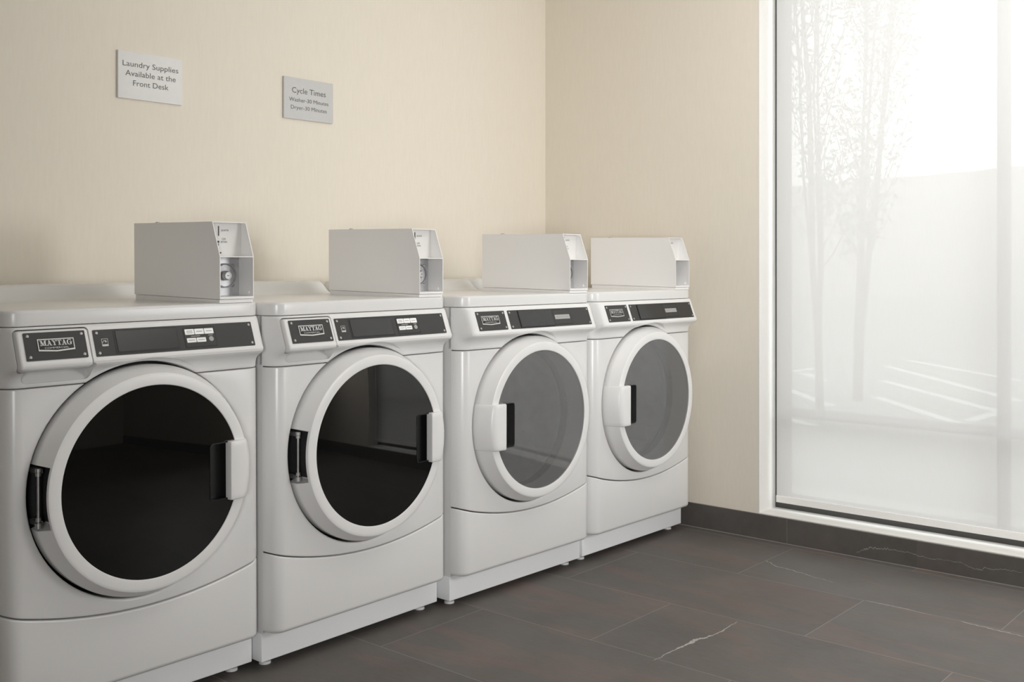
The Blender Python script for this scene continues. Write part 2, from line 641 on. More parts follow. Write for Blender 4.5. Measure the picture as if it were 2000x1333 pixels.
def console_solid():
    P = []
    n = 12
    a, b = 0.041, 0.05
    for k in range(n + 1):
        t = radians(90 * (1 - k / n))
        P.append((-(HW - a) - a * sin(t), b * (1 - cos(t)), -sin(t), -cos(t)))
    for k in range(1, 24):
        P.append((-(HW - a) + 2 * (HW - a) * k / 24, 0.0, 0.0, -1.0))
    P += [(-x, y, -nx, ny) for x, y, nx, ny in reversed(P[:n + 1])]
    V, F = [], []
    m = len(P)
    for z in CONSOLE_Z:
        B = console_bulge(z)
        ins = console_inset(z)
        for x, y, nx, ny in P:
            s = smooth01((0.3415 - abs(x)) / 0.017)
            V.append((XC + x - nx * ins, y - ny * ins - B * s, z))
        for x, y, nx, ny in P:
            V.append((XC + x - nx * ins, 0.06, z))
    M2 = 2 * m
    for l in range(len(CONSOLE_Z) - 1):
        p, q = l * M2, (l + 1) * M2
        for k in range(m - 1):
            F.append((p + k, p + k + 1, q + k + 1, q + k))
            F.append((p + m + k, q + m + k, q + m + k + 1, p + m + k + 1))
        F.append((p, q, q + m, p + m))
        F.append((p + m - 1, p + M2 - 1, q + M2 - 1, q + m - 1))
    t = (len(CONSOLE_Z) - 1) * M2
    for k in range(m - 1):
        F.append((k, m + k, m + k + 1, k + 1))
        F.append((t + k, t + k + 1, t + m + k + 1, t + m + k))
    return MB().add(V, F).data('console', [PLASTIC])


def badge_letters():
    """MAYTAG in slab serif capitals, unit cap height, as quads; returns polygons and total width"""
    T, W = 0.26, 0.09                 # thick and thin strokes
    S = 0.12                          # serif height

    def bar(x0, y0, x1, y1, w0, w1=None):
        w1 = w0 if w1 is None else w1
        return [(x0 - w0 / 2, y0), (x0 + w0 / 2, y0), (x1 + w1 / 2, y1), (x1 - w1 / 2, y1)]

    def rect(a, b, c, d):
        return [(a, b), (c, b), (c, d), (a, d)]
    L = {}
    L['M'] = ([rect(0.14, 0, 0.25, 1), rect(0.93, 0, 1.19, 1), bar(0.26, 1, 0.62, 0.05, T), bar(0.62, 0.05, 0.98, 1, 0.12), rect(0, 0, 0.40, S), rect(0.78, 0, 1.33, S),
               rect(0, 1 - S, 0.34, 1), rect(0.98, 1 - S, 1.33, 1)], 1.33)
    L['A'] = ([bar(0.22, 0, 0.53, 1, 0.11), bar(0.86, 0, 0.52, 1, T), rect(0.3, 0.28, 0.8, 0.39), rect(0.02, 0, 0.42, S), rect(0.64, 0, 1.1, S)], 1.12)
    L['Y'] = ([bar(0.53, 0.45, 0.22, 1, T), bar(0.53, 0.45, 0.88, 1, 0.11), rect(0.40, 0, 0.66, 0.5), rect(0.28, 0, 0.78, S), rect(0, 1 - S, 0.45, 1), rect(0.68, 1 - S, 1.08, 1)], 1.08)
    L['T'] = ([rect(0.37, 0, 0.63, 1), rect(0, 1 - S, 1.0, 1), rect(0.22, 0, 0.78, S), rect(0, 0.68, 0.09, 1), rect(0.91, 0.68, 1.0, 1)], 1.0)
    arc = []
    n = 14
    for k in range(n):
        t0, t1 = radians(50 + 270 * k / n), radians(50 + 270 * (k + 1) / n)

        def pt(t, o):
            w = 0.0 if o else (0.13 + 0.14 * abs(cos(t)) ** 1.5)
            return (0.54 + (0.52 - w) * cos(t), 0.5 + (0.52 - w * 0.75) * sin(t))
        arc.append([pt(t0, 1), pt(t1, 1), pt(t1, 0), pt(t0, 0)])
    L['G'] = (arc + [rect(0.74, 0.05, 1.0, 0.46), rect(0.60, 0.40, 1.12, 0.40 + S), rect(0.86, 0.66, 0.95, 0.98)], 1.14)
    polys = []
    x = 0
    for ch in 'MAYTAG':
        ps, w = L[ch]
        for p in ps:
            polys.append([(x + a, b) for a, b in p])
        x += w - (0.04 if ch in 'AYT' else -0.02)
    return polys, x


BADGE_P, BADGE_W = badge_letters()


def build_badge(parent, h):
    mb = MB()
    x0, x1, zb, zt = -0.3035, -0.2190, 0.9205, 0.9468
    mid = (x0 + x1) / 2
    out = [(x0, zb), (mid, zb - 0.0028), (x1, zb), (x1, zt), (x0, zt)]
    g = 0.0022
    inn = [(x0 + g, zb + g + 0.001), (mid, zb - 0.0028 + g + 0.001), (x1 - g, zb + g + 0.001), (x1 - g, zt - g), (x0 + g, zt - g)]
    slab(mb, out, h, h + 0.0016, 0)
    slab(mb, inn, h + 0.0014, h + 0.0018, 1)
    s = 0.0118
    w = (x1 - x0) - 0.010
    sx = w / BADGE_W
    for p in BADGE_P:
        pts = [(x0 + 0.005 + a * sx, 0.9315 + b * s) for a, b in p]
        ar = sum(pts[k][0] * pts[(k + 1) % len(pts)][1] - pts[(k + 1) % len(pts)][0] * pts[k][1] for k in range(len(pts)))
        if ar < 0:
            pts.reverse()
        slab(mb, pts, h + 0.0017, h + 0.0024, 0)
    V2, F2 = text_fit('COMMERCIAL', 0.056, 0.0040)
    flat_on_slope(mb, V2, F2, mid, 0.9245, h + 0.0021, 0)
    o = mb.build('badge', [SILVER, BLACK], parent, smooth=False)
    o['label'] = 'silver framed badge with serif capitals'
    return o


def build_screw(parent, x, z, h):
    mb = MB()
    n = 14
    prof = [(0.0040, 0.0), (0.0037, 0.0010), (0.0028, 0.0017), (0.0014, 0.0018), (0.0013, 0.0011)]
    V, F = [], []
    for r, d in prof:
        for k in range(n):
            t = 2 * pi * k / n
            V.append(on_slope(x + r * cos(t), z + r * sin(t) * SD[1], h + d))
    for j in range(len(prof) - 1):
        for k in range(n):
            F.append((j * n + k, j * n + (k + 1) % n, (j + 1) * n + (k + 1) % n, (j + 1) * n + k))
    F.append(tuple(range((len(prof) - 1) * n, len(prof) * n)))
    mb.add(V, F)
    return mb.build('screw', [STEEL], parent)


def build_console(root, washer):
    cut = [cutter_hole()]
    if washer:
        # drawer opening: rounded box, and the finger scoop beneath it with a sloping floor
        cut.append(MB().prism(rrect(-0.3490, -0.1765, 0.8745, 0.9712, 0.010), -0.2, 0.050, 'xz').data('cut', [PLASTIC]))
        o = rrect(-0.3300, -0.1660, 0.8480, 0.8900, 0.014, 6)
        n = len(o)
        V = [(x, -0.2, z) for x, z in o] + [(x, 0.006 + max(0, z - 0.8500) * 1.0, z) for x, z in o]
        F = [(k, (k + 1) % n, n + (k + 1) % n, n + k) for k in range(n)] + [tuple(range(n - 1, -1, -1)), tuple(range(n, 2 * n))]
        cut.append(MB().add(V, F).data('cut', [PLASTIC]))
    me = boolean(console_solid(), cut, 'control_console')
    link('control_console', me, root, angle=30)
    if washer:
        # drawer front: a piece of the console profile standing slightly proud
        dr = bpy.data.objects.new('detergent_drawer', None)
        xs0, xs1 = -0.3462, -0.1793
        xs = [xs0 + d for d in (0, 0.0006, 0.0018, 0.0036, 0.006)] + [xs0 + (xs1 - xs0) * k / 8 for k in range(1, 8)] + [xs1 - d for d in (0.006, 0.0036, 0.0018, 0.0006, 0)]
        zs = [0.8778, 0.8790, 0.8810, 0.8835, 0.886, 0.889, 0.892, 0.895, 0.898, 0.9014, 0.92, 0.94, 0.9628, 0.9655, 0.9668, 0.9680, 0.9685]
        V, F = [], []
        nx_, nz_ = len(xs), len(zs)
        def rc(x, z, y, r=0.0085):
            cx, cz, hw, hz = (xs0 + xs1) / 2, (zs[0] + zs[-1]) / 2, (xs1 - xs0) / 2, (zs[-1] - zs[0]) / 2
            dx, dz = abs(x - cx) - (hw - r), abs(z - cz) - (hz - r)
            if dx > 0 and dz > 0:
                k = max(dx, dz) / sqrt(dx * dx + dz * dz)
                x = cx + (hw - r + dx * k) * (1 if x > cx else -1)
                z = cz + (hz - r + dz * k) * (1 if z > cz else -1)
            return (x, y, z)
        for z in zs:
            for x in xs:
                e = min(x - xs0, xs1 - x) / 0.006
                ex = 1 - sqrt(max(0, 1 - (1 - min(1, e)) ** 2))
                et = (0.9685 - z) / 0.0055
                ez = 1 - sqrt(max(0, 1 - (1 - min(1, max(0, et))) ** 2))
                B = console_bulge(z) + 0.0035
                if z < 0.886:
                    B = 0.043 - 0.012 * ((0.886 - z) / 0.0082) ** 2
                V.append((*rc(x, z, -B + 0.006 * max(ex, ez)),))
        for z in zs:
            for x in xs:
                V.append(rc(x, z, 0.03))
        o2 = nx_ * nz_
        for j in range(nz_ - 1):
            for k in range(nx_ - 1):
                p = j * nx_ + k
                F.append((p, p + 1, p + nx_ + 1, p + nx_))
                F.append((o2 + p, o2 + p + nx_, o2 + p + nx_ + 1, o2 + p + 1))
        for k in range(nx_ - 1):
            F.append((k, o2 + k, o2 + k + 1, k + 1))
            p = (nz_ - 1) * nx_ + k
            F.append((p, p + 1, o2 + p + 1, o2 + p))
        for j in range(nz_ - 1):
            p = j * nx_
            F.append((p, p + nx_, o2 + p + nx_, o2 + p))
            p = j * nx_ + nx_ - 1
            F.append((p, o2 + p, o2 + p + nx_, p + nx_))
        bpy.data.objects.remove(dr)
        dr = MB().add(V, F).build('detergent_drawer', [PLASTIC], root, angle=40)
        host, h = dr, 0.0042
        nx0, nx1 = -0.3320, -0.1900
    else:
        host, h = root, 0.0004
        nx0, nx1 = -0.3235, -0.1848
    zb, zt = 0.9008, 0.9622
    np_ = MB()
    slab(np_, rrect(nx0, nx1, zb, zt, 0.002, 3), h - 0.0006, h + 0.0012)
    plate = np_.build('name_plate', [DARKP], host, smooth=False)
    sub = host if washer else plate
    build_badge(sub, h + 0.0012)
    for x in (nx0 + 0.0085, nx1 - 0.0085):
        for z in (zb + 0.0075, zt - 0.0075):
            build_screw(sub, x, z, h + 0.0012)
    # display overlay
    h = 0.0004
    dx0, dx1 = -0.1683, 0.2713
    mb = MB()
    slab(mb, rrect(dx0, dx1, zb, zt, 0.002, 3), h - 0.0006, h + 0.0012)
    disp = mb.build('display_plate', [DARKP], root, smooth=False)
    hh = h + 0.0012
    for x in (dx0 + 0.0085, dx1 - 0.0085):
        for z in (zb + 0.0075, zt - 0.0075):
            build_screw(disp, x, z, hh)
    if washer:
        mb = MB()
        slab(mb, rrect(-0.1190, 0.0505, 0.9040, 0.9590, 0.003, 3), hh - 0.0004, hh + 0.0004, 0)
        slab(mb, rrect(-0.1130, 0.0480, 0.9085, 0.9570, 0.003, 3), hh, hh + 0.0012, 1)
        mb.build('display_window', [BLACK, SCREEN], disp, smooth=False)
        mb = MB()
        slab(mb, rrect(0.0660, 0.1580, 0.9055, 0.9560, 0.003, 3), hh - 0.0004, hh + 0.0003, 0)
        slab(mb, rrect(0.0690, 0.1555, 0.9085, 0.9535, 0.003, 3), hh, hh + 0.0006, 1)
        for k in range(3):
            a = 0.0710 + k * 0.0278
            slab(mb, rrect(a, a + 0.0262, 0.9378, 0.9515, 0.0012, 2), hh, hh + 0.0011, 2)
            for zz in ((0.9465, 0.9425) if k == 0 else (0.9448,)):
                slab(mb, rrect(a + 0.005, a + 0.0215, zz - 0.0009, zz + 0.0009, 0.0004, 1), hh, hh + 0.00125, 3)
        for k in range(2):
            a = 0.0730 + k * 0.0278
            slab(mb, rrect(a, a + 0.0262, 0.9185, 0.9295, 0.0012, 2), hh, hh + 0.0011, 2)
            slab(mb, rrect(a + 0.004, a + 0.0225, 0.9232, 0.9250, 0.0004, 1), hh, hh + 0.00125, 3)
        slab(mb, rrect(0.0860, 0.1120, 0.9328, 0.9346, 0.0004, 1), hh, hh + 0.0011, 3)
        slab(mb, rrect(0.1360, 0.1490, 0.9334, 0.9352, 0.0004, 1), hh, hh + 0.0011, 3)
        slab(mb, [(0.1430 + 0.0068 * cos(2 * pi * k / 20), 0.9250 + 0.0062 * sin(2 * pi * k / 20)) for k in range(20)], hh, hh + 0.0011, 3)
        mb.build('keypad', [BLACK, DARKP, WLABEL, GLABEL], disp, smooth=False)
        mb = MB()
        g = 0.0008
        x0, x1, z0, z1 = -0.1505, -0.1345, 0.9235, 0.9410
        for r in ((x0, x1, z1 - g, z1), (x0, x0 + g, z0, z1), (x1 - g, x1, z0, z1), (x0, x1, z0, z0 + 0.0045)):
            slab(mb, [(r[0], r[2]), (r[1], r[2]), (r[1], r[3]), (r[0], r[3])], hh, hh + 0.0003)
        for k in range(10):                                        # the swoosh
            t0, t1 = radians(200 - 17 * k), radians(200 - 17 * (k + 1))
            c = (-0.1428, 0.9322)
            slab(mb, [(c[0] + 0.0058 * cos(t0), c[1] + 0.0050 * sin(t0)), (c[0] + 0.0047 * cos(t0), c[1] + 0.0038 * sin(t0)),
                      (c[0] + 0.0047 * cos(t1), c[1] + 0.0038 * sin(t1)), (c[0] + 0.0058 * cos(t1), c[1] + 0.0050 * sin(t1))], hh, hh + 0.0003)
        st = [(-0.1402 + (0.0034 if k % 2 == 0 else 0.0014) * cos(pi / 2 + k * pi / 5), 0.9345 + (0.0034 if k % 2 == 0 else 0.0014) * sin(pi / 2 + k * pi / 5)) for k in range(10)]
        slab(mb, st, hh, hh + 0.0003)
        mb.build('energy_mark', [SILVERP], disp, smooth=False)
    else:
        mb = MB()
        slab(mb, rrect(-0.1190, 0.0600, 0.9035, 0.9600, 0.002, 3), hh - 0.0004, hh + 0.0022, 0)
        slab(mb, rrect(-0.1160, 0.0590, 0.9060, 0.9590, 0.002, 3), hh, hh + 0.0026, 1)
        mb.build('display_window', [BLACK, SCREEN], disp, smooth=False)
        mb = MB()
        slab(mb, rrect(0.0610, 0.1640, 0.9065, 0.9580, 0.003, 3), hh - 0.0004, hh + 0.0003, 0)
        slab(mb, rrect(0.0635, 0.1615, 0.9090, 0.9555, 0.003, 3), hh, hh + 0.0006, 1)
        slab(mb, rrect(0.0710, 0.1530, 0.9250, 0.9398, 0.001, 2), hh, hh + 0.0011, 2)
        V2, F2 = text_fit('SELECT CYCLE', 0.066, 0.0058)
        flat_on_slope(mb, V2, F2, 0.112, 0.9295, hh + 0.0012, 3)
        mb.build('keypad', [BLACK, DARKP, GLABEL, GPRINT], disp, smooth=False)


def build_lid(root):
    P = plan(a=0.044, b=0.052, hw=HW + 0.0015)
    mb = MB()
    V, F = shell(edge_levels(0.9775, 1.0143, 0.003, 0.0075, 5), 0.715, P)
    mb.add([(x, y - 0.001, z) for x, y, z in V], F)
    # raised rear ledge, its ends rounded down to the lid
    prof = [(0.520, 1.0135), (0.545, 1.0148), (0.562, 1.0185), (0.578, 1.0275), (0.590, 1.040), (0.600, 1.0505), (0.611, 1.0578), (0.625, 1.0595), (0.708, 1.0595), (0.715, 1.052), (0.7152, 1.005), (0.52, 1.005)]
    xs = []
    w = HW + 0.001
    for k in range(9):
        t = radians(90 * k / 8)
        xs.append((-w + 0.030 * (1 - cos(t)), sin(t)))
    ring = [(x, f) for x, f in xs] + [(-x, f) for x, f in reversed(xs)]
    V, F = [], []
    m = len(prof)
    for x, f in ring:
        for y, z in prof:
            yy = y if y > 0.63 else y + (1 - f) * 0.02
            V.append((XC + x, yy, 1.010 + (z - 1.010) * f if z > 1.010 else z))
    for k in range(len(ring) - 1):
        for j in range(m):
            F.append((k * m + j, k * m + (j + 1) % m, (k + 1) * m + (j + 1) % m, (k + 1) * m + j))
    F.append(tuple(range(m - 1, -1, -1)))
    F.append(tuple((len(ring) - 1) * m + j for j in range(m)))
    mb.add(V, F)
    mb.build('lid', [ENAMEL], root, angle=32)


def build_door(root, washer):
    door = MB()
    n = 120
    hs = 180 if washer else 0                     # hinge side, degrees
    full = [(0.2795, 0.024), (0.2815, 0.020), (0.2820, -0.0100), (0.2812, -0.0150), (0.2790, -0.0195), (0.2643, -0.0502), (0.2634, -0.0522), (0.2615, -0.0532),
            (0.2560, -0.0538), (0.2480, -0.0542), (0.2385, -0.0544), (0.2355, -0.0540), (0.2342, -0.0525), (0.2338, -0.0400), (0.2340, 0.0240)]
    cutp = [(0.2450, 0.024), (0.2450, 0.020), (0.2450, -0.0100), (0.2450, -0.0400), (0.2640, -0.0430), (0.2643, -0.0502), (0.2634, -0.0522), (0.2615, -0.0532)] + full[8:]
    angs = []
    a_hi, a_lo = 15.2, -15.6
    if not washer:
        a_hi, a_lo = 15.4, -15.4
    for k in range(n):
        a = 360 * k / n
        d = (a - hs + 180) % 360 - 180
        dd = d if not washer else -d
        angs.append((a, 1 if a_lo < dd < a_hi else 0))
    seq = []
    for k in range(n):
        a, c = angs[k]
        a2, c2 = angs[(k + 1) % n]
        seq.append((a, c))
        if c != c2:                               # square step at the cutout end
            if washer:
                b = hs - a_hi if (not c and c2) else hs - a_lo
            else:
                b = hs + a_lo if (not c and c2) else hs + a_hi
            seq.append((b, c))
            seq.append((b + 0.02, c2))
    V, F = [], []
    m = len(full)
    for a, c in seq:
        t = radians(a)
        for r, y in (cutp if c else full):
            V.append((DCX + r * cos(t), y, DCZ + r * sin(t)))
    for k in range(len(seq)):
        k2 = (k + 1) % len(seq)
        for j in range(m):
            F.append((k * m + j, k * m + (j + 1) % m, k2 * m + (j + 1) % m, k2 * m + j))
    door.add(V, F)
    dr = door.build('door', [PLASTIC], root, angle=38)
    sgn = 1 if washer else -1

    def mx(x):                                    # the dryers carry the handle on the other side
        return x if washer else 2 * DCX - x
    # glass: a shallow dome with a pocket cut out behind the handle
    R = 0.2345
    prof = []
    for k in range(1, 13):
        r = R * k / 12
        prof.append((r, -0.0590 + 0.0065 * (r / R) ** 2))
    V = [(DCX, -0.0590, DCZ)]
    F = []
    nn = 96
    for r, y in prof:
        for k in range(nn):
            t = 2 * pi * k / nn
            V.append((DCX + r * cos(t), y, DCZ + r * sin(t)))
    for k in range(nn):
        F.append((0, 1 + (k + 1) % nn, 1 + k))
        for j in range(11):
            F.append((1 + j * nn + k, 1 + j * nn + (k + 1) % nn, 1 + (j + 1) * nn + (k + 1) % nn, 1 + (j + 1) * nn + k))
    # back skin
    th = 0.004
    b0 = len(V)
    V += [(x, y + th, z) for x, y, z in V[:]]
    F += [tuple(b0 + i for i in reversed(f)) for f in F[:]]
    e = 1 + 11 * nn
    for k in range(nn):
        F.append((e + k, b0 + e + k, b0 + e + (k + 1) % nn, e + (k + 1) % nn))
    gm = MB().add(V, F).data('glass', [GLASSK if washer else GLASSD])
    px0, px1 = sorted((mx(0.1205), mx(0.2100)))
    pz0, pz1 = 0.5145, 0.6600
    cut = MB().prism(rrect(px0, px1, pz0, pz1, 0.010, 6), -0.2, 0.1, 'xz').data('cut', [BLACK])
    gm = boolean(gm, [cut], 'door_glass')
    g = link('door_glass', gm, dr, angle=20)
    g['label'] = 'nearly black domed glass' if washer else 'smoked see-through glass'
    # pocket: tray with a thin raised rim
    rim = rrect(px0, px1, pz0, pz1, 0.010, 6)
    inn = rrect(px0 + 0.0018, px1 - 0.0018, pz0 + 0.0018, pz1 - 0.0018, 0.0085, 6)
    k = len(rim)

    def ysurf(x):
        r = min(R, abs(x - DCX))
        return -0.0590 + 0.0065 * (r / R) ** 2
    V = [(x, ysurf(x) - 0.0012, z) for x, z in rim] + [(x, ysurf(x) - 0.0012, z) for x, z in inn] + [(x, -0.030, z) for x, z in inn] + [(x, -0.028, z) for x, z in rim]
    F = []
    for a in range(k):
        b = (a + 1) % k
        F += [(a, b, k + b, k + a), (k + a, k + b, 2 * k + b, 2 * k + a), (3 * k + a, 3 * k + b, b, a)]
    F.append(tuple(2 * k + a for a in range(k)))
    F.append(tuple(3 * k + a for a in range(k - 1, -1, -1)))
    MB().add(V, F).build('handle_pocket', [BLACK if washer else DARKWELL], dr, angle=40)
    # handle: block following the ring's outer curve
    z0, z1 = 0.5105, 0.6615
    levels = [(z0, 0.004), (z0 + 0.0006, 0.0022), (z0 + 0.0018, 0.001), (z0 + 0.004, 0)] + [(z0 + (z1 - z0) * q / 10, 0) for q in range(1, 10)] + \
             [(z1 - 0.004, 0), (z1 - 0.0018, 0.001), (z1 - 0.0006, 0.0022), (z1, 0.004)]
    V, F = [], []
    for z, ins in levels:
        ro = sqrt(0.2835 ** 2 - (z - DCZ) ** 2)
        ri = sqrt(0.2650 ** 2 - (z - DCZ) ** 2)
        xi = 0.1728 - DCX
        sec = [(xi + 0.003, -0.044), (xi, -0.047), (xi, -0.0655), (xi + 0.0015, -0.0690), (xi + 0.005, -0.0705), (ri - 0.022, -0.0690), (ri - 0.012, -0.0670), (ri - 0.004, -0.0625), (ri + 0.001, -0.0565),
               (ro - 0.003, -0.0190), (ro, -0.012), (ro, 0.004), (ro - 0.05, 0.004), (ro - 0.05, -0.044)]
        cx_, cy_ = (xi + ro) / 2, -0.045
        for x, y in sec:
            x = x - ins * (1 if x > cx_ else -1) * 0.6
            y = y + (ins if y < -0.045 else 0)
            V.append((DCX + sgn * x, y, z))
    m = len(sec)
    for l in range(len(levels) - 1):
        for j in range(m):
            F.append((l * m + j, l * m + (j + 1) % m, (l + 1) * m + (j + 1) % m, (l + 1) * m + j))
    F.append(tuple(range(m)))
    F.append(tuple((len(levels) - 1) * m + j for j in range(m)))
    MB().add(V, F).build('door_handle', [PLASTIC], dr, angle=35)
    # dark strip standing in for the shade deep in the hinge recess
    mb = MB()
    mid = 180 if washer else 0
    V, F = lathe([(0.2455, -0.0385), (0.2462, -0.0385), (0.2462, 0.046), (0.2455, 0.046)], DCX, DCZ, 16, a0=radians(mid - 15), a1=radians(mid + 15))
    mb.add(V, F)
    mb.build('hinge_shade_strip', [DARKWELL], dr)
    # hinge: upright rod with end bushes in the cutout
    hx = DCX - sgn * 0.2715
    mb = MB()
    mb.cyl((hx, -0.020, 0), 2, 0.0034, 0.522, 0.655, 12)
    for a, b, r in ((0.522, 0.534, 0.0078), (0.538, 0.546, 0.0062), (0.640, 0.648, 0.0062), (0.649, 0.657, 0.0070)):
        mb.cyl((hx, -0.020, 0), 2, r, a, b, 14)
    mb.box(min(hx, hx + sgn * 0.012), max(hx, hx + sgn * 0.012), -0.016, 0.03, 0.526, 0.536)
    mb.box(min(hx, hx + sgn * 0.012), max(hx, hx + sgn * 0.012), -0.016, 0.03, 0.644, 0.654)
    mb.build('hinge', [STEEL], dr)


def build_drum(root):
    mb = MB()
    # flange behind the door, coloured dark for the shade of the door gap
    V, F = lathe([(0.300, 0.0505), (0.300, 0.0540), (0.232, 0.0540), (0.232, 0.0505)], DCX, DCZ, 72)
    mb.add(V, F)
    mb.build('door_well', [DARKWELL], root)
    mb = MB()
    V, F = lathe([(0.232, 0.056), (0.236, 0.075), (0.285, 0.100), (0.285, 0.520), (0.270, 0.535), (0.150, 0.528), (0.140, 0.518), (0.085, 0.518), (0.078, 0.505), (0.0, 0.503)], DCX, DCZ, 72, closed=False)
    mb.add(V, F)
    for k in range(3):
        a = radians(200 + 120 * k)
        ux, uz = cos(a), sin(a)
        tx, tz = -uz, ux
        pts = []
        for (r, w) in ((0.287, 0.035), (0.235, 0.010), (0.235, -0.010), (0.287, -0.035)):
            pts.append((DCX + ux * r + tx * w, DCZ + uz * r + tz * w))
        mb.prism(pts, 0.12, 0.52, 'xz')
    mb.build('drum', [DRUM], root, angle=30)


def make_machine(name, label, cat, washer, X, Y, T, Z, Q, group):
    root = bpy.data.objects.new(name, None)
    COL.objects.link(root)
    root.empty_display_size = 0.2
    root['label'] = label
    root['category'] = cat
    root['group'] = group
    root.location = (X + 0.6 * sin(Q), Y, Z)
    root.rotation_euler = (0, -Q, T)
    L, Rr = XC - HW, XC + HW
    # cabinet: sheet-steel box, open at the front
    mb = MB()
    y0, y1, z0, z1 = 0.0505, 0.712, 0.104, 0.9765
    t = 0.004
    mb.box(L, L + t, y0, y1, z0, z1).box(Rr - t, Rr, y0, y1, z0, z1).box(L + t, Rr - t, y1 - t, y1, z0, z1).box(L + t, Rr - t, y0, y1 - t, z0, z0 + t).box(L + t, Rr - t, y0 + 0.012, y1 - t, z1 - t, z1)
    mb.build('cabinet', [ENAMEL], root, smooth=False)
    mb = MB().rbox(L, Rr, 0.054, 0.70, 0.024, 0.1035, 0.002)
    mb.build('toe_kick', [PLINTHW], root)
    for x in (L + 0.045, Rr - 0.035):
        for y in (0.100, 0.64):
            MB().cyl((x, y, -Z - 0.0002 if Z > 0 else -Z + 0.0002), 2, 0.017, 0.0, 0.008, 20, r1=0.016).cyl((x, y, 0), 2, 0.009, 0.006, 0.0245, 12).build('foot', [PLASTIC], root)
    # lower panel with its smile-shaped upper seam
    P = plan(mid=33)
    lv = []
    r0 = 0.014
    for k in range(7):
        tt = radians(90 * k / 6)
        lv.append((0.1065 + r0 * (1 - cos(tt)), r0 * (1 - sin(tt))))
    top = edge_levels(0.2, lambda x: seam(x) - 0.0016, 0.004, 0.0045, 5)[6:]
    V, F = shell(lv + top, 0.05, P)
    MB().add(V, F).build('lower_panel', [ENAMEL], root, angle=30)
    # front panel
    V, F = shell(edge_levels(lambda x: seam(x) + 0.0016, 0.8362, 0.0045, 0.003, 5), 0.05, P)
    me = boolean(MB().add(V, F).data('front_panel', [ENAMEL]), [cutter_hole()], 'front_panel')
    link('front_panel', me, root, angle=30)
    build_console(root, washer)
    build_lid(root)
    build_drum(root)
    build_door(root, washer)
    return root


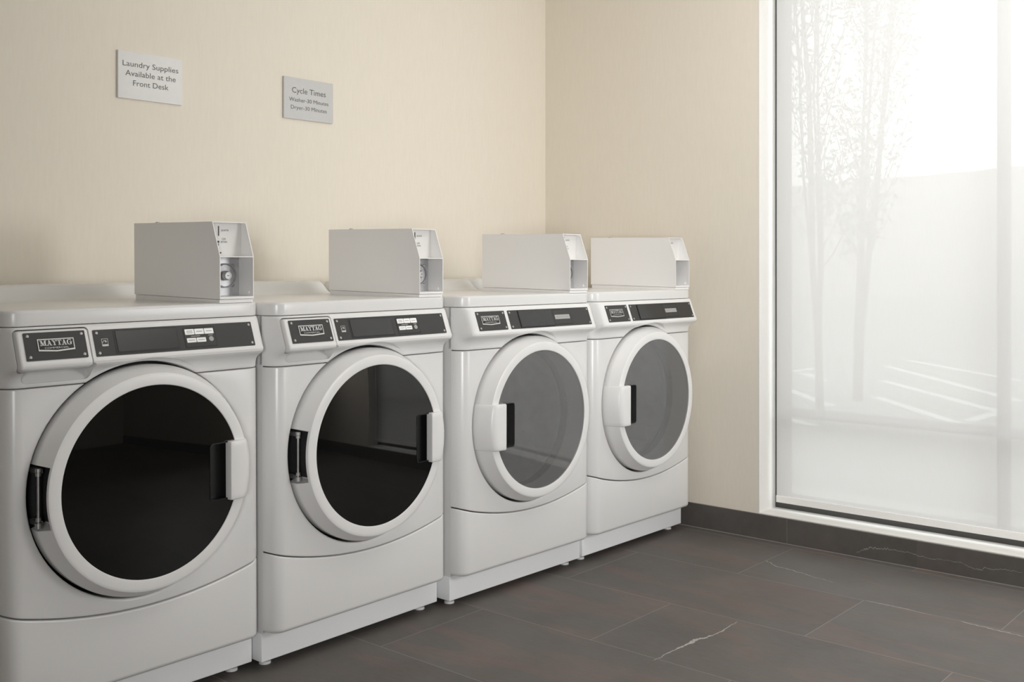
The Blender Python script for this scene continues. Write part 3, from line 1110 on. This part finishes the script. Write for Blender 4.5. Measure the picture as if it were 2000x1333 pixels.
def make_coin_box(label, X, Y, T, Z, Q, group):
    """steel coin meter case; built in the frame of the machine it stands on"""
    root = bpy.data.objects.new('coin_box', None)
    COL.objects.link(root)
    root['label'] = label
    root['category'] = 'coin box'
    root['group'] = group
    M4 = Matrix.Translation((X + 0.6 * sin(Q), Y, Z)) @ Matrix.Rotation(T, 4, 'Z') @ Matrix.Rotation(-Q, 4, 'Y')
    ox, oy, oz = 0.2387, 0.2, 1.0146
    p = M4 @ Vector((ox, oy, oz))
    root.location = p
    root.rotation_euler = (0, -Q, T)

    def W(mb, name, mats, parent=None, **k):
        mb.V = [(x - ox, y - oy, z - oz) for x, y, z in mb.V]
        return mb.build(name, mats, parent or root, **k)
    xl, xr = 0.1863, 0.2912
    t = 0.0022
    side = [(-0.003, 1.0243), (-0.003, 1.1372), (0.0312, 1.2288), (0.430, 1.2344), (0.430, 1.0303)]
    yz = lambda y: 1.2288 + (y - 0.0312) * 0.01404
    mb = MB().prism([(0.0, 1.0143), (0.0, 1.0232), (0.425, 1.0293), (0.425, 1.0143)], xl + 0.001, xr - 0.001)
    W(mb, 'base_plate', [BOXG], smooth=False)
    mb = MB()
    mb.prism(side, xl, xl + t).prism(side, xr - t, xr)
    mb.prism([(0.0312, yz(0.0312) - t), (0.0312, yz(0.0312)), (0.430, 1.2344), (0.430, 1.2344 - t)], xl + t, xr - t)
    mb.prism([(0.430 - t, 1.0303), (0.430 - t, 1.2322), (0.430, 1.2322), (0.430, 1.0303)], xl + t, xr - t)
    # shelf between the two compartments and floor flange
    mb.box(xl + t, xr - t, -0.0025, 0.060, 1.1345, 1.1370)
    mb.prism([(-0.003, 1.0243), (-0.003, 1.0305), (0.070, 1.0315), (0.070, 1.0253)], xl + t, xr - t)
    hs = W(mb, 'housing', [BOXG], smooth=False)
    # coin slot panel
    mb = MB().box(xl + t, xr - t, 0.050, 0.053, 1.1370, 1.2285)
    cp = W(mb, 'coin_panel', [PANELG], smooth=False)
    mb = MB()
    mb.box(0.2160, 0.2185, 0.0485, 0.0502, 1.1920, 1.2180)                         # coin slot
    W(mb, 'coin_slot', [BLACK], cp, smooth=False)
    mb = MB()
    mb.cyl((0.2165, 0.0485, 1.176), 1, 0.0028, 0, 0.002, 14)
    mb.box(0.2160, 0.2172, 0.0490, 0.0502, 1.1655, 1.1720)
    mb.cyl((0.2230, 0.0485, 1.1465), 1, 0.0022, 0, 0.002, 14)
    W(mb, 'return_button', [BLACK], cp)
    mb = MB()
    for s, w, z, x in (('QUARTER', 0.024, 1.2045, 0.2370), ('COIN', 0.0125, 1.1815, 0.2330), ('RETURN', 0.0195, 1.1735, 0.2340)):
        V2, F2 = text_fit(s, w, 0.0050, bold=0.02)
        mb.add([(x + a, 0.0497, z + b) for a, b in V2], F2)
    W(mb, 'lettering', [GPRINT], cp, smooth=False)
    # lock compartment
    lp = MB()
    lp.box(xl + t, xr - t, 0.062, 0.065, 1.030, 1.1350)
    lp.add(*lathe([(0.0330, 0.062), (0.0330, 0.0560), (0.0300, 0.0545), (0.0290, 0.0600), (0.0100, 0.0615)], 0.2440, 1.0855, 48, closed=False))
    lock_plate = W(lp, 'lock_plate', [ALU], angle=30)
    mb = MB()
    prof = [(0.0130, 0.062), (0.0130, 0.053), (0.0112, 0.0510), (0.0106, 0.0455), (0.0098, 0.0440), (0.0082, 0.0440), (0.0076, 0.0455), (0.0, 0.0455)]
    mb.add(*lathe(prof, 0.2440, 1.0855, 32, closed=False))
    lk = W(mb, 'lock_cylinder', [SILVER], lock_plate, angle=40)
    mb = MB().box(0.2405, 0.2475, 0.0448, 0.0458, 1.0848, 1.0864)
    W(mb, 'keyway', [BLACK], lock_plate, smooth=False)
    for z in (1.112, 1.0590):
        mb = MB()
        mb.add(*lathe([(0.0050, 0.062), (0.0046, 0.0595), (0.0028, 0.0582), (0.0, 0.0580)], 0.2690, z, 16, closed=False))
        W(mb, 'screw', [STEEL], lock_plate)
    mb = MB()                                                                     # white plastic plug inside the right flange
    n = 14
    c = (xr - t, 0.018, 1.0400)
    V = []
    for r, d in ((0.0046, 0.0), (0.0040, 0.0010), (0.0018, 0.0015)):
        for k in range(n):
            V.append((c[0] - d, c[1] + r * cos(2 * pi * k / n), c[2] + r * sin(2 * pi * k / n)))
    F = [(j * n + k, j * n + (k + 1) % n, (j + 1) * n + (k + 1) % n, (j + 1) * n + k) for j in range(2) for k in range(n)] + [tuple(range(2 * n, 3 * n))]
    mb.add(V, F)
    W(mb, 'plug', [WLABEL])
    mb = MB().cyl((0.212, 0.345, yz(0.345)), 2, 0.0055, 0.0, 0.0035, 16).cyl((0.212, 0.345, yz(0.345)), 2, 0.009, 0, 0.0012, 16)
    W(mb, 'top_bolt', [STEEL])
    return root


MACH = [
    ('washing_machine', 'front-loading washing machine at the left picture edge, cut off by it, black door glass', 'washing machine', True, 1.4066, 2.3798, -0.0100, 0.0, 0.0050),
    ('washing_machine', 'front-loading washing machine seen whole, black door glass, right of the cut-off one', 'washing machine', True, 2.1116, 2.3570, 0.0080, 0.0, 0.0020),
    ('clothes_dryer', 'white dryer with grey see-through door standing beside the washing machines', 'dryer', False, 2.8258, 2.3236, -0.0130, 0.0, -0.0030),
    ('clothes_dryer', 'white dryer with grey see-through door at the right end, nearest the window', 'dryer', False, 3.5265, 2.3159, -0.0065, 0.0, -0.0020),
]
BOXL = [
    'grey coin box with its keyed lock in full view, leftmost in the row',
    'grey coin box on top of the second washing machine, lock half visible',
    'pale grey coin box on the dryer beside the washing machines, before the wall corner',
    'pale grey coin box on the dryer nearest the window',
]
for (nm, lb, ct, wa, X, Y, T, Z, Q), bl in zip(MACH, BOXL):
    make_machine(nm, lb, ct, wa, X, Y, T, Z, Q, 'washing machines along the wall' if wa else 'dryers along the wall')
    make_coin_box(bl, X, Y, T, Z, Q, 'coin boxes on the machines')

# ------------------------------------------------------------------ room
WY, WX = 3.1637, 3.9198
XL, YF, HC = -2.6, -3.2, 2.75
WIN_Y0, WIN_Y1, WIN_Z0, WIN_Z1 = 0.13, 2.047, 0.104, 2.60
TH = 0.21


def struct(mb, name, mats, parent=None, **k):
    return mb.build(name, mats, parent, kind='structure', **k)


rng = random.Random(5)


def vein(mb, pts, w, z, i, jag=0.006, plane='floor', seed=1, fixed=0.0):
    """irregular ribbon through pts, w = list of widths"""
    rg = random.Random(seed)
    C = []
    for (a, wa), (b, wb) in zip(zip(pts, w), zip(pts[1:], w[1:])):
        n = 14
        for k in range(n):
            t = k / n
            C.append((a[0] + (b[0] - a[0]) * t, a[1] + (b[1] - a[1]) * t, wa + (wb - wa) * t))
    C.append((*pts[-1], w[-1]))
    d = Vector((pts[-1][0] - pts[0][0], pts[-1][1] - pts[0][1])).normalized()
    nx, ny = -d.y, d.x
    V, F = [], []
    off = 0
    for x, y, ww in C:
        off = off * 0.75 + rg.uniform(-jag, jag)
        q = ww * rg.uniform(0.5, 1.3) / 2
        for s in (-1, 1):
            px, py = x + nx * (off + s * q), y + ny * (off + s * q)
            V.append((px, py, z) if plane == 'floor' else (fixed, px, py))
    for k in range(len(C) - 1):
        F.append((2 * k, 2 * k + 1, 2 * k + 3, 2 * k + 2))
    mb.add(V, F, i)


mb = MB()
mb.box(XL, WX + 0.01, YF, WY + 0.01, -0.08, 0.0)
fz = 0.0003
vein(mb, [(2.515, 1.640), (2.64, 1.632), (2.73, 1.628), (2.80, 1.612), (2.961, 1.615)], [0.002, 0.006, 0.014, 0.006, 0.002], fz, 1, 0.003, seed=3)
vein(mb, [(3.64, 1.865), (3.60, 1.80), (3.575, 1.68), (3.545, 1.56)], [0.003, 0.0035, 0.003, 0.0015], fz, 1, 0.004, seed=8)
vein(mb, [(3.425, 1.395), (3.424, 1.30), (3.418, 1.18)], [0.002, 0.004, 0.002], fz, 1, 0.002, seed=4)
vein(mb, [(3.418, 1.09), (3.405, 0.99), (3.40, 0.90), (3.36, 0.80)], [0.003, 0.005, 0.0035, 0.003], fz, 1, 0.003, seed=6)
fl = struct(mb, 'floor', [FLOORM, VEIN], smooth=False)
struct(MB().box(XL, WX + TH, YF, WY + TH, HC, HC + 0.1), 'ceiling', [CEIL])
struct(MB().box(XL - 0.1, WX + TH, WY, WY + 0.12, -0.08, HC + 0.1), 'wall_back', [WALL], smooth=False)
struct(MB().box(XL - 0.1, XL, YF - 0.1, WY, -0.08, HC + 0.1), 'wall_left', [WALL], smooth=False)
struct(MB().box(XL, WX + TH, YF - 0.1, YF, -0.08, HC + 0.1), 'wall_front', [WALL], smooth=False)
mb = MB()
mb.box(WX, WX + TH, WIN_Y1, WY, -0.08, HC)
mb.box(WX, WX + TH, YF, WIN_Y0, -0.08, HC)
mb.box(WX, WX + TH, WIN_Y0, WIN_Y1, WIN_Z1, HC)
mb.box(WX, WX + TH, WIN_Y0, WIN_Y1, -0.08, WIN_Z0 - 0.004)
struct(mb, 'wall_right', [WALL], smooth=False)
# white window reveal
mb = MB()
t = 0.004
mb.box(WX - 0.0005, WX + 0.142, WIN_Y1 - t, WIN_Y1, WIN_Z0, WIN_Z1)
mb.box(WX - 0.0005, WX + 0.142, WIN_Y0, WIN_Y0 + t, WIN_Z0, WIN_Z1)
mb.box(WX - 0.0005, WX + 0.142, WIN_Y0, WIN_Y1, WIN_Z1 - t, WIN_Z1)
mb.box(WX - 0.0005, WX + 0.142, WIN_Y0, WIN_Y1, WIN_Z0 - 0.004, WIN_Z0)
struct(mb, 'trim_1', [TRIMW], smooth=False)
# tile baseboards
mb = MB()
bx = WX - 0.010
zt = 0.1005
joint = 1.917
prev = None
edges = [WY - 0.01, 2.817, joint, 1.017, 0.117, -0.783, -1.683, -2.583, YF]
for a, b in zip(edges, edges[1:]):
    mb.add(*(lambda y0, y1: ([(bx, y0, 0), (bx, y1, 0), (bx, y1, zt - 0.001), (bx, y0, zt - 0.001), (bx + 0.001, y0, zt), (bx + 0.001, y1, zt), (WX, y0, zt), (WX, y1, zt)],
                             [(0, 3, 2, 1), (3, 4, 5, 2), (4, 6, 7, 5), (0, 1, 7, 6)]))(b + 0.0009, a - 0.0009))
mb.box(bx + 0.0012, WX, YF, WY - 0.01, 0.0, zt - 0.0012, 1)
mb.box(bx - 0.0015, bx, YF, WY - 0.01, 0.0, 0.0022, 1)
vein(mb, [(1.63, 0.020), (1.60, 0.034), (1.57, 0.046), (1.545, 0.043), (1.52, 0.050), (1.49, 0.054), (1.42, 0.050), (1.33, 0.048), (1.24, 0.044), (1.18, 0.038), (1.165, 0.046), (1.10, 0.052), (1.04, 0.052)],
     [0.0015, 0.004, 0.005, 0.003, 0.004, 0.002, 0.0018, 0.0018, 0.0015, 0.003, 0.003, 0.0018, 0.001], 0, 2, 0.003, plane='wall', seed=5, fixed=bx - 0.0002)
struct(mb, 'baseboard_right', [BASEM, GROUT, VEIN2], smooth=False)
struct(MB().box(XL, WX - 0.011, WY - 0.010, WY, 0.0, zt), 'baseboard_back', [BASEM], smooth=False)

# window
fx0, fx1 = WX + 0.141, WX + 0.208
mb = MB()
mb.box(fx0, fx1, WIN_Y1 - 0.045, WIN_Y1, WIN_Z0 - 0.004, WIN_Z1)
mb.box(fx0, fx1, WIN_Y0, WIN_Y0 + 0.045, WIN_Z0 - 0.004, WIN_Z1)
mb.box(fx0, fx1, WIN_Y0 + 0.045, WIN_Y1 - 0.045, WIN_Z0 - 0.004, WIN_Z0 + 0.050)
mb.box(fx0, fx1, WIN_Y0 + 0.045, WIN_Y1 - 0.045, WIN_Z1 - 0.045, WIN_Z1)
# glazing bars
gx0, gx1 = WX + 0.172, WX + 0.2075
mb.box(gx0, gx1, 1.137, 1.176, WIN_Z0 + 0.050, WIN_Z1 - 0.045)
mb.box(gx0, gx1, WIN_Y0 + 0.045, 1.137, 0.482, 0.518)
mb.box(gx0, gx1, 1.176, WIN_Y1 - 0.045, 0.482, 0.518)
wf = struct(mb, 'window_1', [FRAMED], smooth=False)
for y0, y1 in ((WIN_Y0 + 0.045, 1.137), (1.176, WIN_Y1 - 0.045)):
    for z0, z1 in ((WIN_Z0 + 0.050, 0.482), (0.518, WIN_Z1 - 0.045)):
        xg = fx1 - 0.018
        MB().add([(xg, y0, z0), (xg, y1, z0), (xg, y1, z1), (xg, y0, z1)], [(0, 1, 2, 3)]).build('window_pane', [GLASSW], wf, kind='structure', smooth=False)

# roller shade hanging inside the reveal
shade = bpy.data.objects.new('roller_shade', None)
COL.objects.link(shade)
shade['label'] = 'sheer white roller shade pulled down over the tall window'
shade['category'] = 'window shade'
SX = WX + 0.103
sy0, sy1 = WIN_Y0 + 0.014, WIN_Y1 - 0.029
shade.location = (SX, (sy0 + sy1) / 2, WIN_Z1 - 0.06)
so = shade.location.copy()


def rel(mb):
    mb.V = [(x - so.x, y - so.y, z - so.z) for x, y, z in mb.V]
    return mb


V, F = [], []
ny, nz = 24, 30
for j in range(nz + 1):
    z = 0.162 + (WIN_Z1 - 0.07 - 0.162) * j / nz
    for k in range(ny + 1):
        y = sy0 + (sy1 - sy0) * k / ny
        V.append((SX + 0.0012 * sin(5.2 * (y - sy0)) * (1 - j / nz), y, z))
for j in range(nz):
    for k in range(ny):
        p = j * (ny + 1) + k
        F.append((p, p + 1, p + ny + 2, p + ny + 1))
rel(MB().add(V, F)).build('shade_fabric', [SHADE], shade)
rel(MB().rbox(SX - 0.003, SX + 0.003, sy0, sy1 + 0.002, 0.1345, 0.1630, 0.0025)).build('hem_bar', [HEM], shade)
mb = MB().cyl((SX + 0.002, 0, WIN_Z1 - 0.036), 1, 0.028, sy0, sy1, 24)
rel(mb).build('roller_tube', [HEM], shade)

# wall signs
def wall_sign(label, name, x0, x1, z0, z1, lines, board):
    o = bpy.data.objects.new(name, None)
    COL.objects.link(o)
    cx, cz = (x0 + x1) / 2, (z0 + z1) / 2
    o.location = (cx, WY, cz)
    o['label'] = label
    o['category'] = 'sign'
    w, h = (x1 - x0) / 2, (z1 - z0) / 2
    MB().rbox(-w, w, -0.0095, -0.0002, -h, h, 0.0006).build('board', [board], o)
    mb = MB()
    for s, wd, ch, zz in lines:
        V2, F2 = text_fit(s, wd, ch)
        mb.add([(a, -0.0099, zz + b) for a, b in V2], F2)
    mb.build('lettering', [SIGNT], o, smooth=False)


wall_sign('pale sign on the left reading Laundry Supplies Available at the Front Desk', 'wall_sign', 1.735, 1.966, 1.652, 1.8047,
          [('Laundry Supplies', 0.200, 0.0185, 0.0285), ('Available at the', 0.181, 0.0185, -0.0020), ('Front Desk', 0.127, 0.0185, -0.0325)], SIGNA)
wall_sign('silver-grey sign reading Cycle Times, washer and dryer 30 minutes', 'wall_sign', 2.3845, 2.6150, 1.6560, 1.8090,
          [('Cycle Times', 0.158, 0.0215, 0.0205), ('Washer-30 Minutes', 0.184, 0.0150, -0.0115), ('Dryer-30 Minutes', 0.168, 0.0150, -0.0400)], SIGNB)

# ------------------------------------------------------------------ outside
ZG = -0.10
mb = MB().box(WX + 0.34, 90, -60, 60, ZG - 0.1, ZG)
struct(mb, 'ground', [ASPH], smooth=False)
mb = MB().box(WX + 0.34, 5.35, -12, 14, ZG, ZG + 0.012)
struct(mb, 'walkway', [WALK], smooth=False)


def ray(u, v):
    k = (u - 1000) / 2061.4
    return (cos(YAW) + sin(YAW) * k, sin(YAW) - cos(YAW) * k, -(v - 518.07) / 2061.4)


def ground_pt(u, v, z=ZG):
    r = ray(u, v)
    t = (z - CAM_Z) / r[2]
    return Vector((r[0] * t, r[1] * t))


stripe_px = [((1712, 777), (1890, 834)), ((1726, 745), (1950, 805)), ((1735, 717), (1990, 784)), ((1543, 763), (1623, 794)), ((1890, 824), (1950, 806)),
             ((1545, 727), (1612, 717)), ((1570, 730), (1612, 745)), ((1775, 705), (1990, 744)), ((1545, 821), (1590, 832))]
for n_, (a, b) in enumerate(stripe_px):
    p, q = ground_pt(*a), ground_pt(*b)
    d = (q - p).normalized()
    nv = Vector((-d.y, d.x)) * 0.05
    V = [(*(p - nv), ZG + 0.004), (*(q - nv), ZG + 0.004), (*(q + nv), ZG + 0.004), (*(p + nv), ZG + 0.004)]
    V += [(x, y, ZG - 0.001) for x, y, z in V]
    o = MB().add(V, [(0, 1, 2, 3), (7, 6, 5, 4), (0, 4, 5, 1), (1, 5, 6, 2), (2, 6, 7, 3), (3, 7, 4, 0)]).build('parking_stripe', [PAINTW], kind='structure', smooth=False)

# far hillside, its crest rising to the right
V, F = [], []
hn = 140
for k in range(hn + 1):
    az = radians(62 - 130 * k / hn)
    D = 62.0
    x, y = cos(az) * D, sin(az) * D
    h = max(5.3, min(7.4, 6.08 + 4.0 * (0.354 - az))) + 0.03 * sin(k * 0.9) + 0.03 * sin(k * 2.3)
    for (dd, hh) in ((0.72, 0.0), (0.82, 0.30), (0.92, 0.75), (1.0, 1.0), (1.2, 0.8)):
        V.append((x * dd, y * dd, ZG + (h) * hh))
for k in range(hn):
    for j in range(4):
        p = k * 5 + j
        F.append((p, p + 1, p + 6, p + 5))
struct(MB().add(V, F), 'hillside', [HILL])


def tube(mb, pts, r0, r1, n=7):
    """tapering limb through pts"""
    rings = []
    for i, p in enumerate(pts):
        a = pts[max(0, i - 1)]
        b = pts[min(len(pts) - 1, i + 1)]
        d = (Vector(b) - Vector(a)).normalized()
        u = d.orthogonal().normalized()
        w = d.cross(u)
        r = r0 + (r1 - r0) * i / (len(pts) - 1)
        rings.append([Vector(p) + u * r * cos(2 * pi * k / n) + w * r * sin(2 * pi * k / n) for k in range(n)])
    V = [v for rg in rings for v in rg]
    F = []
    for i in range(len(pts) - 1):
        for k in range(n):
            F.append((i * n + k, i * n + (k + 1) % n, (i + 1) * n + (k + 1) % n, (i + 1) * n + k))
    mb.add(V, F)


def make_tree(label, base, height, stems, seed, leafy, spread=0.9):
    rg = random.Random(seed)
    root = bpy.data.objects.new('tree', None)
    COL.objects.link(root)
    root.location = base
    root['label'] = label
    root['category'] = 'tree'
    root['group'] = 'young trees outside the window'
    tr, lf = MB(), MB()
    for s_ in range(stems):
        a = rg.uniform(0, 2 * pi)
        lean = rg.uniform(0.03, 0.16) * spread
        pts = []
        for k in range(9):
            t = k / 8
            pts.append((cos(a) * lean * height * t ** 1.1 + rg.uniform(-.02, .02), sin(a) * lean * height * t ** 1.1 + rg.uniform(-.02, .02), height * t * rg.uniform(0.97, 1.0)))
        tube(tr, pts, 0.034 if s_ == 0 else rg.uniform(0.012, 0.024), 0.006)
        for q in range(26):
            t = rg.uniform(0.22, 0.98)
            i = min(7, int(t * 8))
            f = t * 8 - i
            p = Vector(pts[i]).lerp(Vector(pts[i + 1]), f)
            b = rg.uniform(0, 2 * pi)
            ln = rg.uniform(0.25, 0.75) * (1.15 - 0.5 * t)
            tw = [p]
            for k in range(1, 5):
                tw.append(p + Vector((cos(b), sin(b), 1.0 + 0.3 * k)) * (ln * k / 4 * 0.6) + Vector((rg.uniform(-.02, .02), rg.uniform(-.02, .02), 0)))
            tube(tr, tw, 0.007, 0.002, 4)
            for _ in range(leafy):
                c = tw[0].lerp(tw[-1], rg.uniform(0.3, 1.1)) + Vector((rg.gauss(0, .06), rg.gauss(0, .06), rg.gauss(0, .06)))
                u = Vector((rg.gauss(0, 1), rg.gauss(0, 1), rg.gauss(0, 1))).normalized() * rg.uniform(.022, .048)
                w = u.orthogonal().normalized() * u.length * 0.45
                m_ = u.cross(w).normalized() * 0.004
                lf.add([c - u, c + w + m_, c + u, c - w + m_], [(0, 1, 2, 3)])
    tr.build('trunk', [BARK], root)
    lf.build('foliage', [LEAF], root, smooth=False)


def at(u, X):
    r = ray(u, 518)
    t = X / r[0]
    return (r[0] * t, r[1] * t, ZG)


make_tree('slender tree with a thick main stem, beside the left edge of the window', at(1600, 8.0), 5.2, 4, 11, 16, 0.6)
make_tree('bushier multi-stemmed tree, the one further from the window edge', at(1672, 9.2), 4.9, 5, 23, 22, 0.8)
